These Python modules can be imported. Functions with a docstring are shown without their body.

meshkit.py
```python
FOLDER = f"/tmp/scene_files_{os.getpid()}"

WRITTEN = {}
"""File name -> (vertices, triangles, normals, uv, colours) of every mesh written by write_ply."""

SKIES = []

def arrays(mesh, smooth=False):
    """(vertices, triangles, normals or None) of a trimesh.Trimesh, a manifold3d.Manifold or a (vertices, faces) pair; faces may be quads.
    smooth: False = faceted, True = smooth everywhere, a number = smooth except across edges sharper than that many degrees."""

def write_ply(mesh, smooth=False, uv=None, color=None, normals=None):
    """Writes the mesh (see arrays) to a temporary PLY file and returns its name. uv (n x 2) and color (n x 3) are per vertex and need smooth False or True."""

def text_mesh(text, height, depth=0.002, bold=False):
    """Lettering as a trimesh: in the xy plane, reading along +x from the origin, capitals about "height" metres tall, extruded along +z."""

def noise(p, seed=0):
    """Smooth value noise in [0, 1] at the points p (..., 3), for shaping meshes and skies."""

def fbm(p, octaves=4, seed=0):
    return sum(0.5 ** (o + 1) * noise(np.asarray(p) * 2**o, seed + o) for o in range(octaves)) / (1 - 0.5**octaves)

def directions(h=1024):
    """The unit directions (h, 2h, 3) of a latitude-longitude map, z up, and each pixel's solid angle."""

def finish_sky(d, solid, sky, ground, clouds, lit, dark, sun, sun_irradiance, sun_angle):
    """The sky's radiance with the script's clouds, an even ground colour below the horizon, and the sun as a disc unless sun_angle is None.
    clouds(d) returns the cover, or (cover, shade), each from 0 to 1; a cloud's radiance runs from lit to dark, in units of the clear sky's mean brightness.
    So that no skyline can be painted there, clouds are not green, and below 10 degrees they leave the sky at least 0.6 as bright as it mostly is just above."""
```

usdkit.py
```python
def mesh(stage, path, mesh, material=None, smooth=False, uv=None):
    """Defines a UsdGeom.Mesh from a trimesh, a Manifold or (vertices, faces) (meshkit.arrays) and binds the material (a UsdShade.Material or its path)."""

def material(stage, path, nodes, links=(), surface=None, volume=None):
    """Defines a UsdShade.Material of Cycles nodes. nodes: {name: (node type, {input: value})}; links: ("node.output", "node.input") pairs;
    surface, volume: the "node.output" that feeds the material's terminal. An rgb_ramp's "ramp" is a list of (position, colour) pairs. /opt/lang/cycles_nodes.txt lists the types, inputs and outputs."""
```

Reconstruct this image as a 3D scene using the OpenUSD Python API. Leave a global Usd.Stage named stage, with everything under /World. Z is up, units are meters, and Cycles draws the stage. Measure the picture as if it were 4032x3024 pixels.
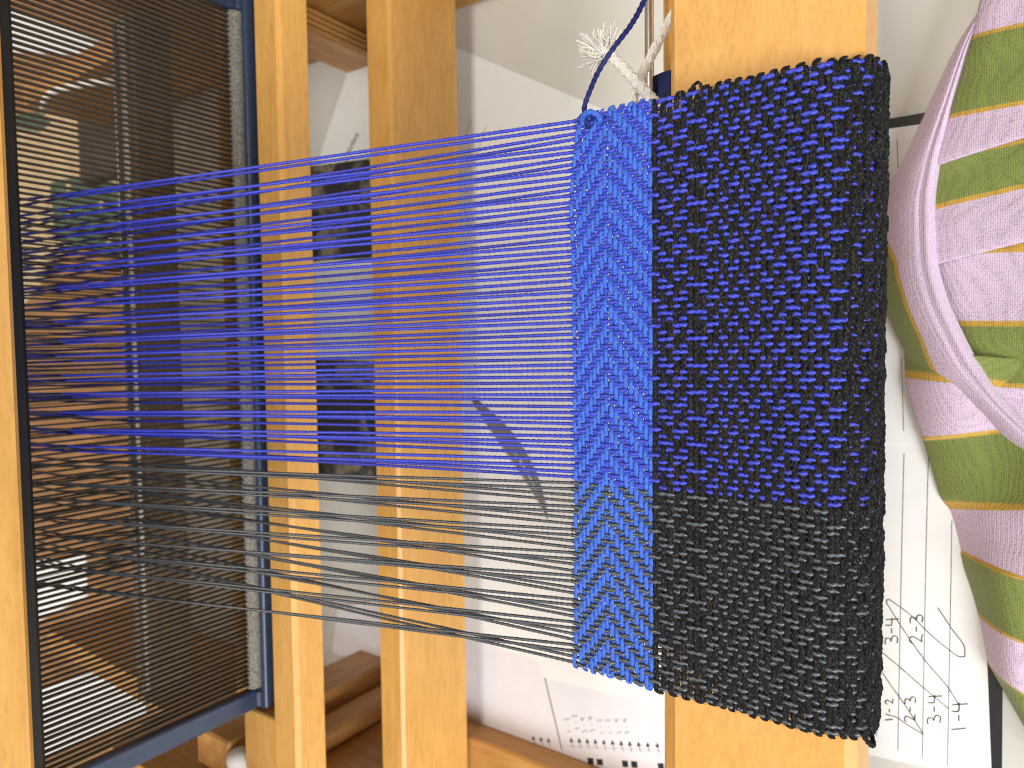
import math, random
import numpy as np
import trimesh
import usdkit, meshkit
from pxr import Usd, UsdGeom, UsdLux, UsdShade, Gf, Sdf, Vt
from scipy.interpolate import PchipInterpolator, CubicSpline

stage = Usd.Stage.CreateInMemory()
UsdGeom.SetStageUpAxis(stage, UsdGeom.Tokens.z)
UsdGeom.SetStageMetersPerUnit(stage, 1.0)
stage.DefinePrim('/World', 'Xform')
rng = np.random.default_rng(7)
random.seed(7)
MM = 0.001
TABLE = 410.0            # camera height above the table, mm (all building below is in mm, x towards the weaver, z up)

# ------------------------------------------------------------------ camera
FPX = 2800.0             # focal length in photo pixels (4032 wide)
nad = np.array([1960, 162, -FPX]); nad /= np.linalg.norm(nad)
CZ = -nad
CY = np.array([-700, 57000, FPX]); CY = CY - CZ * (CY @ CZ); CY /= np.linalg.norm(CY)
CX = np.cross(CY, CZ)
W2C = np.stack([CX, CY, CZ], 1)
EYE = np.array([0, 0, TABLE])
cam = UsdGeom.Camera.Define(stage, '/World/camera')
R = W2C.T                 # columns: camera axes in world
m = Gf.Matrix4d(1.0)
for i in range(3):
    m.SetRow(i, Gf.Vec4d(*[float(R[k, i]) for k in range(3)], 0.0))
m.SetRow(3, Gf.Vec4d(*[float(v) for v in EYE * MM], 1.0))
cam.AddTransformOp().Set(m)
cam.CreateHorizontalApertureAttr(36.0)
cam.CreateVerticalApertureAttr(27.0)
cam.CreateFocalLengthAttr(36.0 * FPX / 4032)
cam.CreateClippingRangeAttr(Gf.Vec2f(0.01, 50))
cam.CreateFStopAttr(13.0)
cam.CreateFocusDistanceAttr(0.255)
cam.CreateExposureAttr(-0.13)

# ------------------------------------------------------------------ light: a room lit from overhead, a window in front
def rect_light(name, pos, target, w, h, power, color):
    l = UsdLux.RectLight.Define(stage, '/World/' + name)
    l.CreateWidthAttr(w); l.CreateHeightAttr(h); l.CreateIntensityAttr(power); l.CreateColorAttr(Gf.Vec3f(*color))
    p, t = np.array(pos, float), np.array(target, float)
    zz = (p - t) / np.linalg.norm(p - t)
    xx = np.cross([0, 1, 0.01], zz); xx /= np.linalg.norm(xx); yy = np.cross(zz, xx)
    mm = Gf.Matrix4d(1.0)
    for i, a in enumerate((xx, yy, zz)):
        mm.SetRow(i, Gf.Vec4d(*map(float, a), 0))
    mm.SetRow(3, Gf.Vec4d(*map(float, p), 1))
    l.AddTransformOp().Set(mm)
    l.GetPrim().SetCustomDataByKey('kind', 'structure')
rect_light('ceiling_lamp', (0.08, 0.25, 2.8), (-0.15, 0, 0.2), 0.7, 1.3, 12.0, (1.0, 0.955, 0.885))
rect_light('rear_ceiling_lamp', (-1.35, 0.0, 2.5), (-0.3, 0, 0.2), 0.5, 1.3, 16.0, (1.0, 0.955, 0.885))
rect_light('window_light', (1.45, -1.0, 1.2), (-0.2, 0, 0.1), 1.3, 1.2, 14.5, (0.95, 0.97, 1.0))
dome = UsdLux.DomeLight.Define(stage, '/World/sky')
dome.GetPrim().SetCustomDataByKey('kind', 'structure')
room = usdkit.material(stage, '/World/Looks/room_air', {'b': ('background_shader', {'color': (1.0, 0.95, 0.88), 'strength': 0.26})}, surface='b.background')
UsdShade.MaterialBindingAPI.Apply(dome.GetPrim()).Bind(room)

# ------------------------------------------------------------------ helpers
def ray(px, py):
    return W2C.T @ np.array([(px - 2016) / FPX, (1512 - py) / FPX, -1.0])
def at_z(px, py, z):                       # point of a horizontal plane that the photo shows at this place
    r = ray(px, py); return EYE + r * ((z - TABLE) / r[2])
def at_x(px, py, x):
    r = ray(px, py); return EYE + r * (x / r[0])
def at_y(px, py, y):
    r = ray(px, py); return EYE + r * (y / r[1])
used = {}
def numbered(parent, name):
    k = used.get((parent, name), 0); used[(parent, name)] = k + 1
    return f'{parent}/{name}' if k == 0 else f'{parent}/{name}_{k:03d}'
def tag(prim, label=None, cat=None, group=None, kind=None):
    for k, v in (('label', label), ('category', cat), ('group', group), ('kind', kind)):
        if v: prim.SetCustomDataByKey(k, v)
    return prim
def thing(name, label, cat, group=None, loc=(0, 0, 0)):
    x = UsdGeom.Xform.Define(stage, numbered('/World', name))
    x.AddTranslateOp().Set(Gf.Vec3d(*[float(v) * MM for v in loc]))
    x.GetPrim().SetCustomDataByKey('_o', Gf.Vec3d(*map(float, loc)))
    return tag(x.GetPrim(), label, cat, group)
ORI = {}
def obj(name, mesh, material, parent=None, smooth=30, label=None, kind=None, cat=None, group=None):
    path = numbered(str(parent.GetPath()) if parent is not None else '/World', name)
    o = np.zeros(3)
    if parent is not None:
        q = parent
        while q and str(q.GetPath()) != '/World':
            if q.GetCustomDataByKey('_o') is not None: o = np.array(q.GetCustomDataByKey('_o')); break
            q = q.GetParent()
    v, f, n = meshkit.arrays(mesh, smooth)
    pm = UsdGeom.Mesh.Define(stage, path)
    pm.CreatePointsAttr(Vt.Vec3fArray.FromNumpy(((v - o) * MM).astype(np.float32)))
    pm.CreateFaceVertexCountsAttr(Vt.IntArray.FromNumpy(np.full(len(f), 3, np.int32)))
    pm.CreateFaceVertexIndicesAttr(Vt.IntArray.FromNumpy(f.astype(np.int32).ravel()))
    pm.CreateSubdivisionSchemeAttr('none')
    if n is not None:
        pm.CreateNormalsAttr(Vt.Vec3fArray.FromNumpy(n.astype(np.float32))); pm.SetNormalsInterpolation('vertex')
    UsdShade.MaterialBindingAPI.Apply(pm.GetPrim()).Bind(material)
    return tag(pm.GetPrim(), label, cat, group, kind)
def uv_of(prim, uv):
    UsdGeom.PrimvarsAPI(UsdGeom.Mesh(prim)).CreatePrimvar('st', Sdf.ValueTypeNames.TexCoord2fArray, 'vertex').Set(Vt.Vec2fArray.FromNumpy(np.asarray(uv, np.float32)))
def box(x0, x1, y0, y1, z0, z1, c=0.8):
    """A board with chamfered edges."""
    c = min(c, (x1 - x0) / 2.2, (y1 - y0) / 2.2, (z1 - z0) / 2.2)
    pts = []
    for a in (0, 1):
        for b in (0, 1):
            for d in (0, 1):
                X, Y, Z = (x0, x1)[a], (y0, y1)[b], (z0, z1)[d]
                sx, sy, sz = (1, -1)[a] * c, (1, -1)[b] * c, (1, -1)[d] * c
                pts += [(X, Y + sy, Z + sz), (X + sx, Y, Z + sz), (X + sx, Y + sy, Z)]
    return trimesh.convex.convex_hull(np.array(pts))
def join(*ms):
    return trimesh.util.concatenate([trimesh.Trimesh(np.array(q.vertices), np.array(q.faces), process=False) for q in ms])
def prism_y(poly, y0, y1):
    """A convex outline in x,z swept along y."""
    p = np.array(poly, float)
    return trimesh.convex.convex_hull(np.vstack([np.c_[p[:, 0], np.full(len(p), y0), p[:, 1]], np.c_[p[:, 0], np.full(len(p), y1), p[:, 1]]]))
def prism_z(poly, z0, z1):
    from shapely.geometry import Polygon
    q = trimesh.creation.extrude_polygon(Polygon(poly), z1 - z0, engine='earcut'); q.apply_translation([0, 0, z0]); return q
def resample(p, step):
    p = np.asarray(p, float); d = np.r_[0, np.cumsum(np.linalg.norm(np.diff(p, axis=0), axis=1))]
    s = np.linspace(0, d[-1], max(3, int(d[-1] / step) + 1))
    return np.c_[[CubicSpline(d, p[:, k])(s) for k in range(p.shape[1])]].T
def tube(path, r, ref, sides=8, pitch=None, lobe=0.16, flat=1.0, phase=0.0, caps=True, lobes=2):
    """A yarn or rod: a swept ring whose lobes turn along the path, so that the plies of a yarn show."""
    p = np.asarray(path, float)
    t = np.gradient(p, axis=0); t /= np.linalg.norm(t, axis=1, keepdims=True)
    ref = np.broadcast_to(np.asarray(ref, float), p.shape)
    a = ref - t * (ref * t).sum(1, keepdims=True); a /= np.linalg.norm(a, axis=1, keepdims=True)
    b = np.cross(t, a)
    s = np.r_[0, np.cumsum(np.linalg.norm(np.diff(p, axis=0), axis=1))]
    th = np.arange(sides) * 2 * np.pi / sides
    rr = np.broadcast_to(np.asarray(r, float), (len(p),))[:, None] * np.ones(sides)
    if pitch:
        rr = rr * (1 + lobe * np.cos(lobes * (th[None] - 2 * np.pi * s[:, None] / pitch - phase)))
    v = p[:, None] + rr[..., None] * (np.cos(th)[None, :, None] * a[:, None] + flat * np.sin(th)[None, :, None] * b[:, None])
    n = len(p); i = np.arange(n - 1)[:, None] * sides; k = np.arange(sides)[None]; k2 = (k + 1) % sides
    q = np.stack([i + k, i + k2, i + sides + k2, i + sides + k], -1).reshape(-1, 4)
    f = np.vstack([q[:, [0, 1, 2]], q[:, [0, 2, 3]]])
    v = v.reshape(-1, 3)
    if caps:
        c0, c1 = len(v), len(v) + 1
        v = np.vstack([v, p[0], p[-1]]); kk = np.arange(sides)
        f = np.vstack([f, np.c_[np.full(sides, c0), (kk + 1) % sides, kk], np.c_[np.full(sides, c1), (n - 1) * sides + kk, (n - 1) * sides + (kk + 1) % sides]])
    return trimesh.Trimesh(v, f, process=False)
def ribbon(pts, w, z, lift=0.0):
    """A pen stroke lying on paper at height z."""
    p = np.asarray(pts, float)[:, :2]
    if len(p) > 2:
        d = np.r_[0, np.cumsum(np.linalg.norm(np.diff(p, axis=0), axis=1))]; s = np.linspace(0, d[-1], max(8, int(d[-1] / 0.8)))
        p = np.c_[PchipInterpolator(d, p[:, 0])(s), PchipInterpolator(d, p[:, 1])(s)]
    t = np.gradient(p, axis=0) if len(p) > 2 else np.repeat(p[1:] - p[:1], 2, 0)
    t /= np.linalg.norm(t, axis=1, keepdims=True) + 1e-9
    nn = np.c_[-t[:, 1], t[:, 0]]
    ww = w * (0.85 + 0.3 * meshkit.noise(np.c_[p * 0.4, np.zeros(len(p))]))[:, None] / 2
    v = np.vstack([np.c_[p + nn * ww, np.full(len(p), z)], np.c_[p - nn * ww, np.full(len(p), z)]])
    n = len(p); i = np.arange(n - 1)
    f = np.vstack([np.c_[i, i + n, i + 1], np.c_[i + 1, i + n, i + n + 1]])
    return trimesh.Trimesh(v, f, process=False)

# ------------------------------------------------------------------ materials
def mat(name, nodes, links, surface='p.BSDF'):
    return usdkit.material(stage, '/World/Looks/' + name, nodes, links, surface=surface)
def wood(name, scale, dark, mid, light, rough=0.38):
    return mat(name, {
        'g': ('geometry', {}), 'm': ('mapping', {'scale': scale}), 'm2': ('mapping', {'scale': tuple(s * 4.2 for s in scale)}),
        'n': ('noise_texture', {'scale': 1.0, 'detail': 4.0, 'roughness': 0.55, 'distortion': 0.6}),
        'n2': ('noise_texture', {'scale': 1.0, 'detail': 2.0, 'roughness': 0.6}),
        'r': ('rgb_ramp', {'ramp': [(0.25, dark), (0.5, mid), (0.75, light)]}),
        'r2': ('rgb_ramp', {'ramp': [(0.35, (0.80, 0.76, 0.70)), (0.5, (1, 1, 1)), (0.7, (1.08, 1.06, 1.0))]}),
        'x': ('mix', {'mix_type': 'multiply', 'fac': 0.45}),
        'b': ('bump', {'strength': 0.12, 'distance': 0.0003}),
        'p': ('principled_bsdf', {'roughness': rough, 'coat_weight': 0.08, 'coat_roughness': 0.3, 'specular_ior_level': 0.35})},
        [('g.position', 'm.vector'), ('g.position', 'm2.vector'), ('m.vector', 'n.vector'), ('m2.vector', 'n2.vector'), ('n.fac', 'r.fac'), ('n2.fac', 'r2.fac'),
         ('r.color', 'x.color1'), ('r2.color', 'x.color2'), ('x.color', 'p.base_color'), ('n2.fac', 'b.height'), ('b.normal', 'p.normal')])
WD, WM, WL = (0.62, 0.32, 0.078), (0.68, 0.36, 0.094), (0.74, 0.41, 0.118)
wood_y = wood('maple_along_y', (150, 22, 150), WD, WM, WL)
wood_f = wood('maple_flecked', (240, 70, 240), (0.60, 0.305, 0.078), (0.64, 0.335, 0.090), (0.68, 0.37, 0.108))
wood_x = wood('maple_along_x', (18, 140, 140), (0.42, 0.19, 0.05), (0.50, 0.25, 0.07), (0.58, 0.31, 0.09))
wood_z = wood('maple_along_z', (140, 140, 16), (0.40, 0.18, 0.05), (0.50, 0.25, 0.075), (0.60, 0.32, 0.10))
wood_bg = wood('bench_wood', (8, 60, 60), (0.27, 0.125, 0.045), (0.34, 0.165, 0.062), (0.42, 0.215, 0.085), 0.45)
def plain(name, color, rough=0.6, var=0.12, scale=600.0, **kw):
    lo = tuple(c * (1 - var) for c in color); hi = tuple(min(1, c * (1 + var)) for c in color)
    return mat(name, {'g': ('geometry', {}), 'n': ('noise_texture', {'scale': scale, 'detail': 3.0}),
                      'r': ('rgb_ramp', {'ramp': [(0.3, lo), (0.7, hi)]}), 'b': ('bump', {'strength': 0.15, 'distance': 0.0002}),
                      'p': ('principled_bsdf', {'roughness': rough, **kw})},
               [('g.position', 'n.vector'), ('n.fac', 'r.fac'), ('r.color', 'p.base_color'), ('n.fac', 'b.height'), ('b.normal', 'p.normal')])
def yarn(name, color, rough=0.6, var=0.25, spec=0.3, sheen=0.25, tint=None, scale=1800.0):
    lo = tuple(c * (1 - var) for c in color); hi = tuple(min(1, c * (1 + var)) for c in color)
    return mat(name, {'g': ('geometry', {}), 'n': ('noise_texture', {'scale': scale, 'detail': 3.0, 'roughness': 0.6}),
                      'r': ('rgb_ramp', {'ramp': [(0.3, lo), (0.7, hi)]}), 'b': ('bump', {'strength': 0.5, 'distance': 0.00025}),
                      'p': ('principled_bsdf', {'roughness': rough, 'specular_ior_level': spec, 'sheen_weight': sheen, 'sheen_roughness': 0.45, 'sheen_tint': tint or hi})},
               [('g.position', 'n.vector'), ('n.fac', 'r.fac'), ('r.color', 'p.base_color'), ('n.fac', 'b.height'), ('b.normal', 'p.normal')])
blue_warp = yarn('blue_warp_yarn', (0.030, 0.042, 0.40), 0.45, 0.5, 0.5, 0.03, (0.35, 0.35, 1.0))
blue_weft = yarn('blue_weft_yarn', (0.040, 0.115, 0.50), 0.55, 0.45, 0.3, 0.15, (0.3, 0.45, 1.0))
navy_yarn = yarn('navy_yarn', (0.01, 0.016, 0.10), 0.6, 0.3, 0.3, 0.1)
black_warp = yarn('grey_black_warp_yarn', (0.046, 0.052, 0.060), 0.36, 0.6, 0.8, 0.0, (0.6, 0.6, 0.62))
black_weft = mat('black_weft_yarn', {'g': ('geometry', {}), 'm': ('mapping', {'rotation': (0, 0, 0.45), 'scale': (2900, 1000, 2900)}), 'n': ('noise_texture', {'scale': 1.0, 'detail': 3.0, 'roughness': 0.65}),
    'r': ('rgb_ramp', {'ramp': [(0.3, (0.0025, 0.0025, 0.003)), (0.52, (0.0095, 0.0092, 0.0095)), (0.62, (0.045, 0.042, 0.04)), (0.76, (0.13, 0.12, 0.11))]}), 'b': ('bump', {'strength': 0.9, 'distance': 0.0004}),
    'p': ('principled_bsdf', {'roughness': 0.85, 'specular_ior_level': 0.15})},
    [('g.position', 'm.vector'), ('m.vector', 'n.vector'), ('n.fac', 'r.fac'), ('r.color', 'p.base_color'), ('n.fac', 'b.height'), ('b.normal', 'p.normal')])
grey_fibre = plain('grey_brown_fibre', (0.13, 0.12, 0.11), 0.8, 0.6, 400)
cotton = yarn('white_cotton', (0.80, 0.77, 0.70), 0.8, 0.08, 0.2, 0.1, (1, 1, 1), 900)
navy_paint = plain('navy_reed_paint', (0.030, 0.046, 0.085), 0.32, 0.15, 300)
black_paint = plain('black_reed_paint', (0.006, 0.006, 0.007), 0.45, 0.2, 300)
felt = plain('grey_reed_binding', (0.20, 0.18, 0.145), 0.8, 0.6, 900)
steel = mat('dark_steel', {'p': ('principled_bsdf', {'base_color': (0.075, 0.066, 0.055), 'metallic': 0.6, 'roughness': 0.45})}, [])
chrome = mat('bright_steel', {'p': ('principled_bsdf', {'base_color': (0.78, 0.76, 0.70), 'metallic': 1.0, 'roughness': 0.22})}, [])
paper_white = plain('white_paper', (0.82, 0.82, 0.79), 0.75, 0.02, 90)
paper_pink = plain('photocopy_paper', (0.76, 0.73, 0.745), 0.75, 0.02, 90)
paper_grey = plain('grey_paper', (0.52, 0.48, 0.42), 0.75, 0.04, 60)
ink = plain('black_ink', (0.012, 0.014, 0.014), 0.6, 0.3, 900)
pencil = plain('pen_ink', (0.045, 0.045, 0.05), 0.6, 0.3, 900)
black_card = plain('black_card', (0.008, 0.009, 0.009), 0.5, 0.3, 300)
table_mat = mat('speckled_laminate', {
    'g': ('geometry', {}), 'v': ('voronoi_texture', {'scale': 26.0, 'randomness': 1.0}),
    'n': ('noise_texture', {'scale': 14.0, 'detail': 3.0}),
    'r': ('rgb_ramp', {'ramp': [(0.3, (0.60, 0.585, 0.52)), (0.7, (0.66, 0.645, 0.585))]}),
    'd': ('math', {'math_type': 'less_than', 'value2': 0.028}),
    'x': ('mix', {'mix_type': 'mix', 'color2': (0.22, 0.2, 0.17)}), 'p': ('principled_bsdf', {'roughness': 0.4})},
    [('g.position', 'v.vector'), ('g.position', 'n.vector'), ('n.fac', 'r.fac'), ('v.distance', 'd.value1'), ('d.value', 'x.fac'), ('r.color', 'x.color1'), ('x.color', 'p.base_color')])

# ------------------------------------------------------------------ table
tb = obj('table_top', box(-1500, 420, -900, 900, -25, 0, 2), table_mat, kind='structure')

# ------------------------------------------------------------------ loom frame
loom = thing('table_loom', 'honey coloured maple table loom frame carrying the blue and black weaving', 'loom')
Z = lambda drop: TABLE - drop
obj('breast_beam', prism_y([(-98.5, Z(240)), (-96.5, Z(238)), (-40.4, Z(238)), (-37.2, Z(241.2)), (-37.2, Z(264)), (-38.5, Z(265)), (-97.5, Z(265)), (-98.5, Z(264))], -290, 262), wood_f, loom)
obj('cross_beam', prism_y([(-333.5, Z(323)), (-332.5, Z(322)), (-315.2, Z(322)), (-313.4, Z(324)), (-313.4, Z(386)), (-314.5, Z(387)), (-332.5, Z(387)), (-333.5, Z(386))], -300, 265), wood_y, loom)
for y0, y1 in ((-298, -279), (244, 263)):
    prof = [(-800, 20.5), (-336.5, 20.5), (-336.5, 110), (-345, 172), (-520, 172), (-545, 108), (-800, 100)]
    bd = prism_z([(a, b) for a, b in prof], 0, y1 - y0)
    v = np.array(bd.vertices); v = np.c_[v[:, 0], y1 - v[:, 2], v[:, 1]]
    obj('side_board', trimesh.Trimesh(v, np.array(bd.faces), process=False), wood_x, loom)
for y0, y1 in ((-345, -279), (244, 310)):
    obj('foot_rail', box(-800, -20, y0, y1, 0.5, 20, 1.5), wood_x, loom)
# uprights standing against the side boards between the two cross members
obj('upright', box(-446, -409, -277, -252, 0.5, 150, 1.5), wood_z, loom)
obj('upright_brace', box(-404, -380, -277.5, -263, 0.5, 118, 3), wood_z, loom)
up = obj('upright', box(-446, -409, 226, 242, 0.5, 150, 1.0), wood_z, loom)
for k in range(4):
    obj('groove_moulding', box(-408.8 + 0.0, -405.8, 226.3 + k * 4.0, 229.4 + k * 4.0, 1, 146, 1.1), wood_z, up)
obj('rear_beam', box(-800, -781, -278, 243, 150, 205, 1.5), wood_y, loom)
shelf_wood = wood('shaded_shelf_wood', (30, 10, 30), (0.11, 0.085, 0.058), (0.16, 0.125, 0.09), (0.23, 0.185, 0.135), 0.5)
obj('castle_top', box(-500, -385, -298, 263, 340, 360, 2), wood_y, loom)
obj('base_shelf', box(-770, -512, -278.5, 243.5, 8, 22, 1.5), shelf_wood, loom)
obj('cloth_beam', trimesh.creation.cylinder(11.5, 480, sections=32).apply_transform(trimesh.transformations.rotation_matrix(math.pi / 2, [1, 0, 0])).apply_translation([-113, -18, Z(297)]), wood_y, loom)
obj('apron_rod', trimesh.creation.cylinder(1.9, 170, sections=16).apply_transform(trimesh.transformations.rotation_matrix(math.pi / 2, [1, 0, 0])).apply_translation([-124.5, 140, Z(280)]), chrome, loom)

# ------------------------------------------------------------------ beater (swinging frame that holds the reed)
beater = thing('beater', 'wooden swinging beater with a front lip below and rail above the navy reed', 'beater', loc=(-350, -10, Z(280)))
obj('lower_rail', prism_y([(-356.5, Z(258)), (-355.5, Z(257)), (-337.5, Z(257)), (-335, Z(259.5)), (-335, Z(277)), (-336, Z(278)), (-356.5, Z(278))], -262, 238), wood_y, beater)
obj('lower_rail_back', box(-402, -391.5, -221, 211, Z(290), Z(262), 1), wood_y, beater)
obj('rail_end_block', box(-390.5, -357.5, -262, -221.5, Z(290), Z(259.5), 1), wood_y, beater)
obj('rail_end_block', box(-390.5, -357.5, 211.5, 238, Z(290), Z(259.5), 1), wood_y, beater)
obj('upper_rail', prism_y([(-369, Z(129)), (-352, Z(129)), (-350, Z(127)), (-350, Z(80)), (-369, Z(80))], -262, 238), wood_y, beater)

# ------------------------------------------------------------------ reed
reed = thing('reed', 'navy framed steel reed of many thin upright wires standing in the beater', 'reed', loc=(-377, -7, Z(276)))
RX, Y0, Y1 = -377.0, -205.5, 199.5
PITCH = 2.86
nd = int((Y1 - Y0) / PITCH)
for k in range(nd):
    y = Y1 - (k + 0.5) * PITCH + rng.normal(0, 0.10)
    obj('dent', box(RX - 1.6, RX + 1.6, y - 0.36, y + 0.36, Z(260), Z(139), 0.12), steel, reed, smooth=False)
obj('lower_binding', tube(np.c_[np.full(500, RX), np.linspace(Y0 + 0.5, Y1 - 0.5, 500), np.full(500, Z(258.5))], 4.6 + 0.25 * rng.random(500), (0, 0, 1), 12), felt, reed)
lr = prism_y([(RX - 7, Z(282)), (RX - 7, Z(264)), (RX - 4.8, Z(260.5)), (RX + 4.8, Z(260.5)), (RX + 7.2, Z(263)), (RX + 7.6, Z(270)), (RX + 7.2, Z(282))], -218.5, 209)
obj('lower_rail', lr, navy_paint, reed, smooth=50)
obj('upper_rail', prism_y([(RX - 6, Z(141)), (RX + 5, Z(141)), (RX + 6, Z(139.5)), (RX + 6, Z(122)), (RX - 6, Z(122))], -218, 209), black_paint, reed)
for ya, yb, yc in ((-218, Y0 - 0.6, -212), (Y1 + 0.6, 209, 204)):
    e = obj('end_bar', box(RX - 4, RX + 3.4, ya, yb, Z(258), Z(141.2), 1), navy_paint, reed)
    obj('end_cap', box(RX - 4.6, RX + 5.4, ya + 0.3, yb - 0.3, Z(268), Z(257.2), 1.6), navy_paint, e)

# ------------------------------------------------------------------ heddle shafts behind the reed
NEND = 92
sh_wood = wood('shaft_wood', (120, 16, 120), (0.26, 0.17, 0.09), (0.32, 0.215, 0.12), (0.40, 0.28, 0.16), 0.5)
names = ['nearest the reed', 'second behind the reed', 'third behind the reed', 'farthest behind the reed']
for k in range(4):
    sx = (-404, -413, -434, -447)[k]
    top = Z((206.5, 207.0, 224.0, 226.0)[k])
    t = thing('heddle_shaft', f'wooden heddle shaft with light steel rod, {names[k]} wires', 'heddle shaft', loc=(sx, -10, top - 20))
    obj('lower_bar', box(sx - 4, sx + 4, -205, 190, top - 26, top - 4, 0.8), sh_wood, t)
    obj('heddle_rod', box(sx - 0.8, sx + 0.8, -200, 186, top - 1.6, top + 1.2, 0.3), chrome, t)
    obj('upper_bar', box(sx - 4, sx + 4, -205, 190, top + 150, top + 172, 0.8), sh_wood, t)
    for i in range(k, NEND, 4):
        yy = 76.5 - (i + 0.5) * 2.19
        obj('heddle', box(sx - 0.25, sx + 0.25, yy - 0.8, yy - 0.3, top, top + 150, 0.05), steel, t, smooth=False)

# ------------------------------------------------------------------ the cloth on the loom
cloth = thing('woven_cloth', 'strip of blue and black handwoven cloth with its open warp stretched on the loom', 'weaving', loc=(-100, -18, Z(226)))
# profile of the cloth in x,z: straight from the reed down to the breast beam, round its front edge and back below it
def zl(x): return Z(236 + 0.175 * (x + 34)) + 0.0
prof = np.array([(-150, zl(-150)), (-120, zl(-120)), (-90, zl(-90)), (-60, zl(-60)), (-46, zl(-46) + 0.2), (-40.5, Z(236.0)), (-36.5, Z(238.2)), (-34.2, Z(242.5)), (-33.8, Z(250)), (-36.5, Z(262)), (-45, Z(271)), (-70, Z(279)), (-102, Z(285))])
pf = resample(prof, 0.1)
ps = np.r_[0, np.cumsum(np.linalg.norm(np.diff(pf, axis=0), axis=1))]
ptan = np.gradient(pf, axis=0); ptan /= np.linalg.norm(ptan, axis=1, keepdims=True)
pnor = np.c_[-ptan[:, 1], ptan[:, 0]]
KM = int(np.argmax(pf[:, 0])) - 8
def s_of_x(x): return np.interp(x, pf[:KM, 0], ps[:KM])
def P(s, h):                      # x, z of a point at arc length s, height h above the cloth's middle
    x = np.interp(s, ps, pf[:, 0]) + h * np.interp(s, ps, pnor[:, 0])
    z = np.interp(s, ps, pf[:, 1]) + h * np.interp(s, ps, pnor[:, 1])
    return x, z
# picks
def px_x(px): # photo column -> x on the cloth plane
    r = ray(px, 1500); t = (236 + .175 * 34) / (-r[2] - .175 * r[0]); return t * r[0]
blue_px = list(2268 + np.arange(9) * 15.0) + list(2268 + 8 * 15.0 + 19.5 * np.arange(1, 10))
UP = []                            # (arc length, set of raised residues, colour)
k0 = 0
for j, q in enumerate(blue_px):
    kk = (-j) % 4 if j <= 8 else (-8 + (j - 8)) % 4
    UP.append((s_of_x(px_x(q)), {kk, (kk + 1) % 4}, 'blue'))
b = [58, 215, 340, 450, 570, 690, 800, 910, 1035, 1140, 1240, 1315, 1390, 1485, 1580, 1670, 1760, 1858, 1955, 2065, 2175, 2285, 2395, 2530, 2665, 2795, 2925, 3040, 3155, 3265, 3375, 3481, 3565, 3650]
seq = 'C2 AD AB CD CB AD A0 AB CD CB AD AB CD CB AD AB CD CB AD AB CD CB AD AB CD CB AD AB CD CD CB AD AB'.split()
R_ = {'A': 0, 'B': 1, 'C': 2, 'D': 3}
for j in range(len(b) - 1):
    mid = 2550 + (b[j] + b[j + 1]) / 2 / 4.424
    w = seq[j % len(seq)]
    UP.append((s_of_x(px_x(mid)), {R_[c] for c in w if c in R_}, 'black'))
s = UP[-1][0]
for j in range(24):
    s += 1.95; w = ['CD', 'CB', 'AD', 'AB'][j % 4]
    UP.append((s, {R_[c] for c in w}, 'black'))
for j in range(1, len(UP)):
    if UP[j][0] < UP[j - 1][0] + 1.2: UP[j] = (UP[j - 1][0] + 1.6,) + UP[j][1:]
PS = np.array([u[0] for u in UP]); NP = len(UP)
S_END = PS[-1] + 2
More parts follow.
